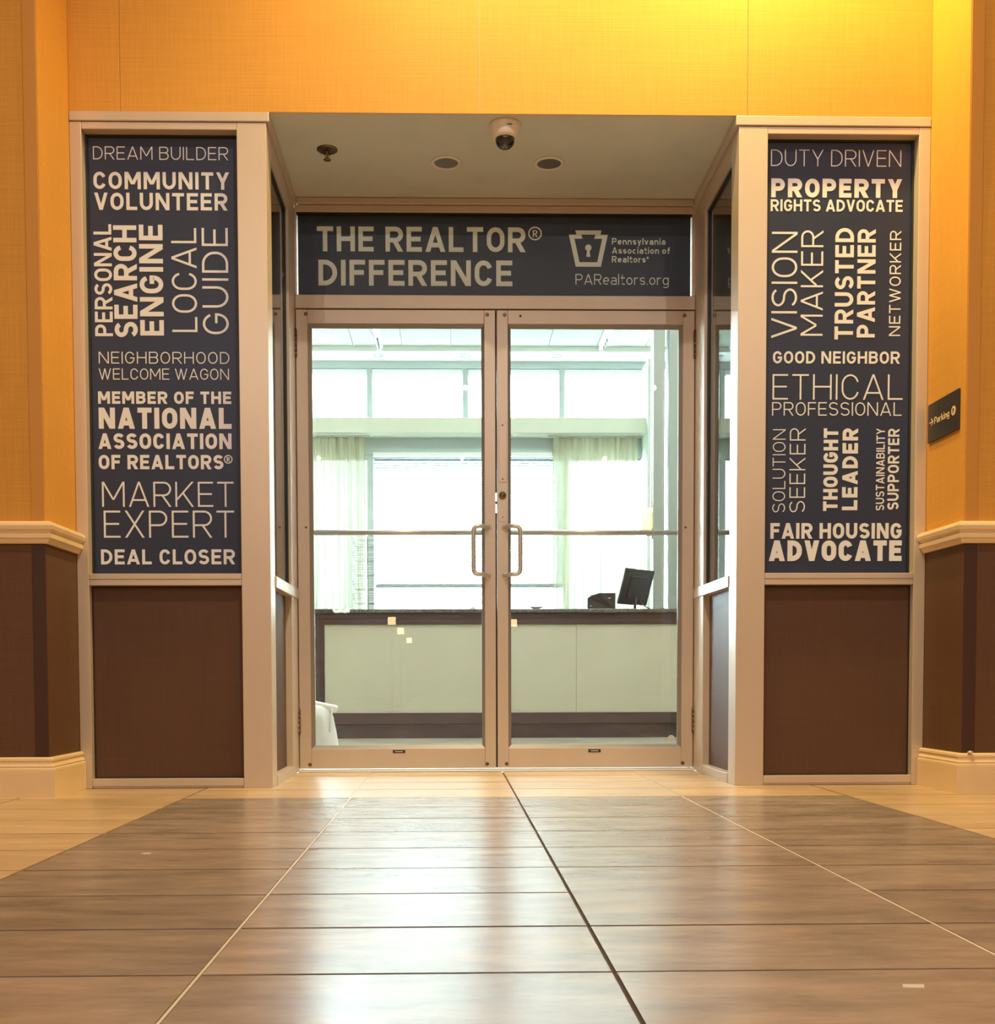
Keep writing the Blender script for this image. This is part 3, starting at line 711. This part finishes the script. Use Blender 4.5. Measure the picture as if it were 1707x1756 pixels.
ce = thing('ceiling', 'grey green panelled ceiling of the room behind the doors', 'ceiling', kind='structure')
part('ceiling_slab', ce, IG, (-5.1, 5.1, .10, 8.0, 4.275, 4.36))
CP = mat('ceiling_panel_grey', (.40, .44, .37), .7, noise=(1.3, .14, 4))
bm = bmesh.new(); box(bm, .004, .556, .004, .996, 0, .014, bev=.002); me = bpy.data.meshes.new('panel'); bm.to_mesh(me); bm.free(); me.materials.append(CP)
for i in range(-5, 6):
    for j in range(4):
        o = bpy.data.objects.new('panel', me); C.objects.link(o); o.parent = ce; o.location = (i*.56-.2, 4.0+j, 4.26)
sf = thing('ceiling', 'bright white dropped soffit along the window wall', 'ceiling', (0, 8.2, 4.2), kind='structure')
part('soffit_board', sf, mat('soffit_white', (.86, .88, .86), .7), (-5, 5, 8.0, YW+.1, 4.205, 4.274))
for k, x in enumerate((-1.05, -.03, 1.04)):
    q = thing('recessed_downlight', 'small downlight in the white soffit, number %d counted from the left in view' % (1+k), 'ceiling light', (x, 8.17, 4.2045), group='soffit downlights')
    q['label'] = ['small downlight in the white soffit behind the left door leaf, above the first window post', 'small downlight in the white soffit beside the middle window post', 'small downlight in the white soffit seen through the right door leaf'][k]
    bm = bmesh.new(); lathe(bm, (0, 0, 0), [(.05, -.001), (.05, -.006), (.072, -.005), (.074, -.001)], 24); obj('trim_ring', bm, IG, q)
    bm = bmesh.new(); lathe(bm, (0, 0, 0), [(.048, -.002), (.004, -.0045)], 24); obj('lens', bm, mat('lens_%d' % k, (.7, .75, .72), .3), q)
# window wall
wb = thing('wall_back', 'window wall of the room behind the doors, cream beam between upper and lower windows', 'wall', (0, YW, 0), kind='structure')
part('sill_wall', wb, IW, (-5, 5, YW, YW+.15, 0, .62))
part('head_wall', wb, IG, (-5, 5, YW, YW+.15, 4.12, 4.2045))
part('middle_band', wb, IG, (-5, 2.075, YW, YW+.15, 3.06, 3.52))
part('beam', wb, BEAM, (-5, 2.11, YW-.30, YW-.001, 3.30, 3.475), bev=.004, label='cream beam between the windows')
part('side_fin', wb, mat('pale_green_fin', (.55, .62, .56), .6), (2.075, 2.13, YW-.42, YW+.15, .62, 4.12), label='pale end wall beside the right curtain')
pu = [-3.49, -2.33, -1.168, -.029, 1.122]
nw = 6
for k, x in enumerate(pu):
    part('post', wb, IG, (x-.034, x+.034, YW+.01, YW+.12, 3.52, 4.12))
for x in (-3.49, -1.165, 1.165): part('post', wb, IG, (x-.038, x+.038, YW-.05, YW+.12, .62, 3.06))
part('head_rail', wb, IG, (-5, 2.075, YW-.03, YW+.12, 3.10, 3.18), (-5, 2.075, YW-.015, YW+.12, 3.06, 3.10))
part('upper_rail', wb, mat('white_rail', (.8, .84, .83), .5), (-5, 2.075, YW+.02, YW+.10, 4.06, 4.115))
for k, (a, b) in enumerate(zip([-5]+pu, pu+[2.075])):
    a2 = a+(.034 if k else 0); b2 = b-(.034 if b < 2 else 0)
    g = thing('window_%d' % nw, 'clerestory window over the cream beam, %s' % ['outermost at the left', 'second from the left', 'left of the first post in view', 'above the left door leaf', 'above the door handles', 'above the monitor, ending at the right wall'][k], 'window', ((a+b)/2, YW, 3.52), kind='structure'); nw += 1
    part('pane', g, PANE, (a2, b2, YW+.05, YW+.056, 3.521, 4.06))
for k, (a, b) in enumerate(((-5, -3.528), (-3.452, -1.203), (-1.127, 1.127), (1.203, 2.075))):
    g = thing('window_%d' % nw, 'tall lower window behind the reception desk, %s' % ['far left', 'behind the left curtain', 'wide one with the blind in the middle', 'behind the right curtain'][k], 'window', ((a+b)/2, YW, .62), kind='structure'); nw += 1
    part('pane', g, PANE, (a, b, YW+.05, YW+.056, .621, 3.059))
g = thing('window_%d' % nw, 'floor to ceiling window right of the pale end wall', 'window', (3, YW, .62), kind='structure')
part('pane', g, PANE, (2.13, 4.999, YW+.05, YW+.056, .621, 4.119)); part('post', g, IG, (3.5, 3.56, YW, YW+.1, .621, 4.119))
# blind
bl = thing('venetian_blind', 'white venetian blind lowered over the wide middle window', 'blind', (-.03, YW-.12, 3.05))
part('head_box', bl, IW, (-1.12, 1.12, YW-.16, YW-.08, 3.06, 3.10))
bm = bmesh.new(); z = 1.58
while z < 3.05:
    vs = [bm.verts.new(p) for p in ((-1.09, -.018, z-3.05+.004), (1.15, -.018, z-3.05+.004), (1.15, .018, z-3.05-.004), (-1.09, .018, z-3.05-.004))]; bm.faces.new(vs); z += .028
bmesh.ops.solidify(bm, geom=bm.faces[:], thickness=.0012)
tag(obj('slats', bm, cloth('blind_white', (.55, .6, .6), .4), bl), 'rows of thin white slats', kind='stuff')
part('bottom_rail', bl, mat('blind_rail_grey', (.30, .36, .36), .5), (-1.10, 1.10, YW-.145, YW-.095, 1.515, 1.562))
for x in (-.8, 0, .8):
    bm = bmesh.new(); tube(bm, [(x+.03, 0, -1.5), (x+.03, 0, .03)], .002, 6); obj('ladder_cord', bm, IG, bl)
# curtains
CUR = cloth('sheer_curtain', (.40, .40, .29), .22, .03)
CURL = cloth('sheer_curtain_left', (.38, .38, .27), .14, .012)
for lb, x0, x1, ph in (('left', -1.96, -1.21, .3), ('right', .99, 2.0, 1.1)):
    cu = thing('curtain', 'sheer pale yellow curtain hanging at the %s of the window wall' % lb, 'curtain', ((x0+x1)/2, YW-.2, 3.27))
    bm = bmesh.new(); nx, nz = 140, 14; g = []
    for i in range(nx+1):
        col = []
        for j in range(nz+1):
            u = i/nx; vv = j/nz; x = x0+(x1-x0)*u
            amp = .020+.035*vv
            y = amp*math.sin(u*(x1-x0)*62+ph)+amp*.6*math.sin(u*37+ph*2+vv*1.2)+.008*math.sin(u*150+vv*3)
            x += .02*math.sin(u*60+ph)*vv
            col.append(bm.verts.new((x-(x0+x1)/2, y, -.0-2.75*vv)))
        g.append(col)
    for i in range(nx):
        for j in range(nz): f_ = bm.faces.new((g[i][j], g[i+1][j], g[i+1][j+1], g[i][j+1])); f_.smooth = True
    obj('cloth', bm, CUR if lb == 'right' else CURL, cu)
    bm = bmesh.new(); tube(bm, [(-(x1-x0)/2-.05, 0, .008), ((x1-x0)/2+.05, 0, .008)], .012, 10); obj('curtain_track', bm, IG, cu)
# partitions at the right of the room
PG = mat('grey_green_partition', (.27, .32, .30), .5)
for nm, a, b, lb in (('column', 1.436, 1.528, 'slim grey green column right of the desk, the lamp fixed to its side'), ('wall_partition', 1.562, 2.5, 'grey green partition at the far right behind the right door leaf')):
    solo(nm, PG, lb, 'column' if nm == 'column' else 'partition', (a, b, 4.0, 4.14, 0, 4.26), kind='structure', bev=.004)
wl = thing('wall_lamp', 'warm glowing shaded wall lamp on the slim column beside the curtain', 'lamp', (1.436, 4.05, 1.6))
bm = bmesh.new(); lathe(bm, (-.048, 0, 0), [(.040, .02), (.050, .03), (.052, .12), (.044, .19), (.034, .22), (.030, .22)], 24)
obj('lamp_shade', bm, mat('lit_shade', (.9, .7, .4), .6, emit=(1, .66, .28), estr=1.4), wl)
bm = bmesh.new(); box(bm, -.048, -.0005, -.012, .012, -.005, .018); box(bm, -.008, -.0005, -.03, .03, -.03, .05); obj('bracket', bm, BRASS, wl)
bm = bmesh.new(); tube(bm, [(-.006, -.014, .22), (-.006, -.014, .55)], .004, 8); tube(bm, [(-.006, -.014, .22), (-.02, -.01, .20)], .004, 8); obj('cord', bm, mat('orange_cord', (.7, .4, .15), .5), wl)

# track lights under the ceiling
for x, lb in ((-.964, 'left'), (1.43, 'right')):
    tl = thing('track_light', 'white tubular track hanging under the ceiling, %s one of the two' % lb, 'track light', (x, 5.5, 4.0), group='ceiling tracks')
    bm = bmesh.new(); tube(bm, [(0, -2.0, 0), (0, 1.62, 0)], .032, 16); obj('tube', bm, mat('track_white_'+lb, (.85, .87, .85), .4), tl)
    for yy in (-1.2, 1.2): bm = bmesh.new(); tube(bm, [(0, yy, .03), (0, yy, .259)], .008, 8); obj('hanger', bm, IG, tl)
    if lb == 'left': bm = bmesh.new(); tube(bm, [(-.02, 1.62, .02), (-.20, .9, .255)], .014, 10); obj('brace', bm, IG, tl)
    gm = mat('track_grey_'+lb, (.25, .28, .28), .4)
    bm = bmesh.new(); tube(bm, [(0, 1.62, 0), (0, 1.66, 0)], .035, 16); obj('end_cap', bm, gm, tl)
    for k in range(3): bm = bmesh.new(); tube(bm, [(0, 1.20+.12*k, -.03), (0, 1.24+.12*k, -.06)], .012, 8); obj('fitting', bm, gm, tl)

# reception desk
dk = thing('reception_desk', 'long reception desk with sage front panels, dark wood frame and speckled counter', 'desk', (.7, 3.0, 0))
part('countertop', dk, DS, (-1.22, 2.62, 2.97, 3.75, .907, .936), bev=.006, label='dark speckled countertop')
part('apron', dk, DW, (-1.196, 2.6, 2.998, 3.03, .865, .9065), (-1.196, 2.6, 2.992, 3.03, .826, .864), bev=.002, label='dark wood apron')
part('end_panel', dk, DW, (-1.196, -1.13, 2.996, 3.72, .0, .8255), bev=.002); part('end_panel', dk, DW, (2.54, 2.6, 2.996, 3.72, .0, .8255), bev=.002)
part('front_panel', dk, DP, (-1.1295, .70, 3.003, 3.03, .184, .8255), bev=.0015, label='sage front panel'); part('front_panel', dk, DP, (.7015, 2.5395, 3.003, 3.03, .184, .8255), bev=.0015, label='sage front panel')
part('kick_board', dk, DW, (-1.1295, 2.5395, 2.990, 3.03, .104, .1835), (-1.1295, 2.5395, 2.998, 3.03, 0, .103), bev=.002, label='dark wood kick board')
part('back_panel', dk, DW, (-1.12, 2.53, 3.70, 3.72, 0, .905))

# things on the desk
zt = .9365
mo = thing('computer_monitor', 'black monitor seen from the back, tilted on its stand on the desk', 'monitor', (1.17, 3.22, zt))
MR = Matrix.Translation((0, 0, .175)) @ Matrix.Rotation(math.radians(45), 4, 'Z') @ Matrix.Rotation(math.radians(17), 4, 'X')
bm = bmesh.new(); box(bm, -.175, .175, -.012, .012, -.135, .135, bev=.006)
bmesh.ops.transform(bm, matrix=MR, verts=bm.verts); obj('screen_shell', bm, DARK, mo)
bm = bmesh.new(); box(bm, -.11, .11, -.020, -.0125, -.09, .08, bev=.003)
bmesh.ops.transform(bm, matrix=MR, verts=bm.verts); obj('back_cover', bm, mat('monitor_back', (.025, .025, .03), .3), mo)
bm = bmesh.new(); tube(bm, [(-.0, -.018, .10), (-.01, -.028, .04), (-.01, -.02, .008)], .011, 10); obj('stand_neck', bm, DARK, mo)
bm = bmesh.new(); lathe(bm, (-.0, -.01, 0), [(.085, 0), (.085, .005), (.02, .012)], 28); obj('stand_base', bm, DARK, mo)
bm = bmesh.new(); tube(bm, [(.01, .0, .10), (.06, -.03, .03), (.12, -.02, .004), (.20, .0, .016), (.28, .02, .004)], .004, 8); obj('cable', bm, DARK, mo)
bxp = thing('black_box', 'squat black box with chamfered top on the desk beside the monitor', 'box', (.905, 3.2, zt))
bm = bmesh.new(); pr_ = [(-.105, 0), (-.105, .088), (-.075, .112), (-.02, .125), (.10, .125), (.10, 0)]
A_ = [bm.verts.new((x, -.06+(.02 if x < -.05 else 0), z)) for x, z in pr_]; B_ = [bm.verts.new((x, .07, z)) for x, z in pr_]
bm.faces.new(A_); bm.faces.new(B_)
for i in range(6): bm.faces.new((A_[i], A_[(i+1) % 6], B_[(i+1) % 6], B_[i]))
obj('case', bm, mat('box_charcoal', (.022, .026, .028), .4), bxp)
bm = bmesh.new(); box(bm, .045, .065, -.0615, -.0605, .085, .090); obj('light_mark', bm, WHITE, bxp)
bm = bmesh.new(); box(bm, -.085, -.075, -.045, -.041, .03, .034); obj('light_mark', bm, WHITE, bxp)
bm = bmesh.new(); lathe(bm, (0, 0, 0), [(.022, 0), (.026, .006), (.052, .018), (.052, .021), (.024, .010), (.002, .008)], 28)
tag(obj('small_dish', bm, mat('dish_grey', (.40, .45, .43), .25), loc=(.415, 3.1, zt)), 'small shallow grey dish on the desk near the door handle', 'dish')
bm = bmesh.new(); lathe(bm, (0, 0, 0), [(.030, 0), (.030, .004), (.012, .016), (.014, .02)], 20)
tag(obj('desk_bell', bm, mat('bell_metal', (.4, .42, .42), .25, .6), loc=(-.05, 3.1, zt)), 'low grey object on the counter by the meeting edge of the doors', 'bell')
bm = bmesh.new(); nx, ny = 16, 10; g = []
for i in range(nx+1):
    col = []
    for j in range(ny+1):
        x = -.13+.26*i/nx; y = -.14+.26*j/ny; z = .004+.006*abs(math.sin(i*.9+j*.5))
        if y < -.10: z -= (-.10-y)*(.9 if i > nx*.55 else .1); 
        col.append(bm.verts.new((x, y, z)))
    g.append(col)
for i in range(nx):
    for j in range(ny): bm.faces.new((g[i][j], g[i+1][j], g[i+1][j+1], g[i][j+1]))
bmesh.ops.solidify(bm, geom=bm.faces[:], thickness=.0015)
tag(obj('paper_sheets', bm, mat('paper_white', (.82, .85, .82), .6), loc=(-1.07, 3.08, zt)), 'crumpled white papers on the left end of the desk', 'paper')
rk = thing('wire_rack', 'tall black wire card rack standing on the left end of the desk', 'rack', (-.835, 3.3, zt))
BW = mat('black_wire', (.03, .03, .03), .4)
bm = bmesh.new(); tube(bm, [(0, 0, .01), (0, 0, .56)], .004, 8); obj('pole', bm, BW, rk)
bm = bmesh.new(); lathe(bm, (0, 0, 0), [(.085, 0), (.085, .003), (.012, .012)], 24); obj('base', bm, BW, rk)
for k in range(5):
    bm = bmesh.new(); z = .06+.105*k
    for r, zz in ((.10, z), (.115, z+.035), (.12, z+.07)):
        tube(bm, [(r*math.cos(a), r*math.sin(a), zz) for a in [2*PI*i/20 for i in range(21)]], .0011, 5)
    for i in range(7):
        a = 2*PI*i/7; tube(bm, [(0, 0, z), (.10*math.cos(a), .10*math.sin(a), z), (.115*math.cos(a), .115*math.sin(a), z+.035), (.12*math.cos(a), .12*math.sin(a), z+.07)], .0010, 5)
    obj('tier', bm, BW, rk)

# white bag by the left leaf
bg_ = thing('white_bag', 'white cloth bag standing on the floor just inside the left door leaf', 'bag', (-1.0, 1.02, 0))
bm = bmesh.new(); secs = [(0, .165, .10), (.06, .160, .10), (.14, .145, .095), (.22, .132, .088), (.285, .120, .07), (.300, .118, .05)]; rings = []; nn_ = 36
for z, ax, ay in secs:
    ring = []
    for k in range(nn_):
        a = 2*PI*k/nn_; c_, s_ = math.cos(a), math.sin(a)
        x = ax*abs(c_)**.55*(1 if c_ > 0 else -1); y = ay*abs(s_)**.55*(1 if s_ > 0 else -1)
        wv = 1+.05*math.sin(5*a+z*9)*min(1, z*6)
        ring.append(bm.verts.new((x*wv, y*wv, z+(.05*(-x/.12)*.5 if z > .28 else 0))))
    rings.append(ring)
for A, B in zip(rings, rings[1:]):
    for k in range(nn_): f_ = bm.faces.new((A[k], A[(k+1) % nn_], B[(k+1) % nn_], B[k])); f_.smooth = True
bm.faces.new(rings[0])
obj('cloth_body', bm, mat('bag_white', (.80, .82, .80), .6), bg_)
bm = bmesh.new(); box(bm, -.10, .10, -.045, .045, .27, .31, bev=.012)
bmesh.ops.transform(bm, matrix=Matrix.Rotation(math.radians(12), 4, 'Y'), verts=bm.verts)
obj('contents', bm, mat('bag_paper', (.85, .86, .84), .6), bg_)
bm = bmesh.new(); tube(bm, [(.118, -.03, .275), (.135, -.05, .26), (.128, -.06, .20), (.122, -.07, .14)], .005, 8); obj('handle', bm, bpy.data.materials['bag_white'], bg_)

# lanterns far behind the viewer: the warm squares mirrored in the door glass
LM = mat('lantern_glow', (.9, .6, .3), .5, emit=(1, .62, .30), estr=16.0)
first = None
for x, y, lb in ((-.99, -9.7, 'nearest of the three standing lanterns in the left row of the hall'), (-1.01, -12.8, 'middle of the three standing lanterns in the left row of the hall'), (-1.035, -17.1, 'farthest of the three standing lanterns in the left row of the hall'), (.64, -10.3, 'single standing lantern right of the hall axis')):
    if first is None:
        t = thing('floor_lantern', lb, 'lantern', (x, y, 0), group='standing lanterns in the hall')
        bm = bmesh.new(); box(bm, -.08, .08, -.08, .08, 0, .02, bev=.004); obj('base', bm, BRASS, t)
        bm = bmesh.new(); tube(bm, [(0, 0, .02), (0, 0, 1.14)], .012, 12); obj('pole', bm, BRASS, t)
        bm = bmesh.new(); box(bm, -.05, .05, -.05, .05, 1.15, 1.25, bev=.006); obj('lamp_shade', bm, LM, t)
        bm = bmesh.new(); box(bm, -.055, .055, -.055, .055, 1.14, 1.149); obj('lamp_plate', bm, BRASS, t)
        bm = bmesh.new(); box(bm, -.055, .055, -.055, .055, 1.251, 1.262); obj('lamp_cap', bm, BRASS, t)
        first = t
    else:
        t = first.copy(); C.objects.link(t); t.location = (x, y, 0); t['label'] = lb
        for ch in list(first.children):
            c = ch.copy(); C.objects.link(c); c.parent = t

# outdoors
solo('ground', mat('pavement', (.45, .45, .43), .8), 'pale pavement outside the windows', 'ground', (-40, 40, 8.6, 80, -.1, -.02), kind='structure')
bd_ = thing('building', 'pale building across the street with blue windows', 'building', (6, 30, 0))
part('facade', bd_, mat('pale_facade', (.75, .77, .77), .8), (-3, 16, 30, 36, 0, 14.5))
BGW = mat('blue_window', (.10, .18, .21), .2)
for x0_, x1_ in ((2.662, 3.056), (3.361, 3.792)):
    part('window', bd_, BGW, (x0_, x1_, 29.95, 30.02, 8.46, 8.885))
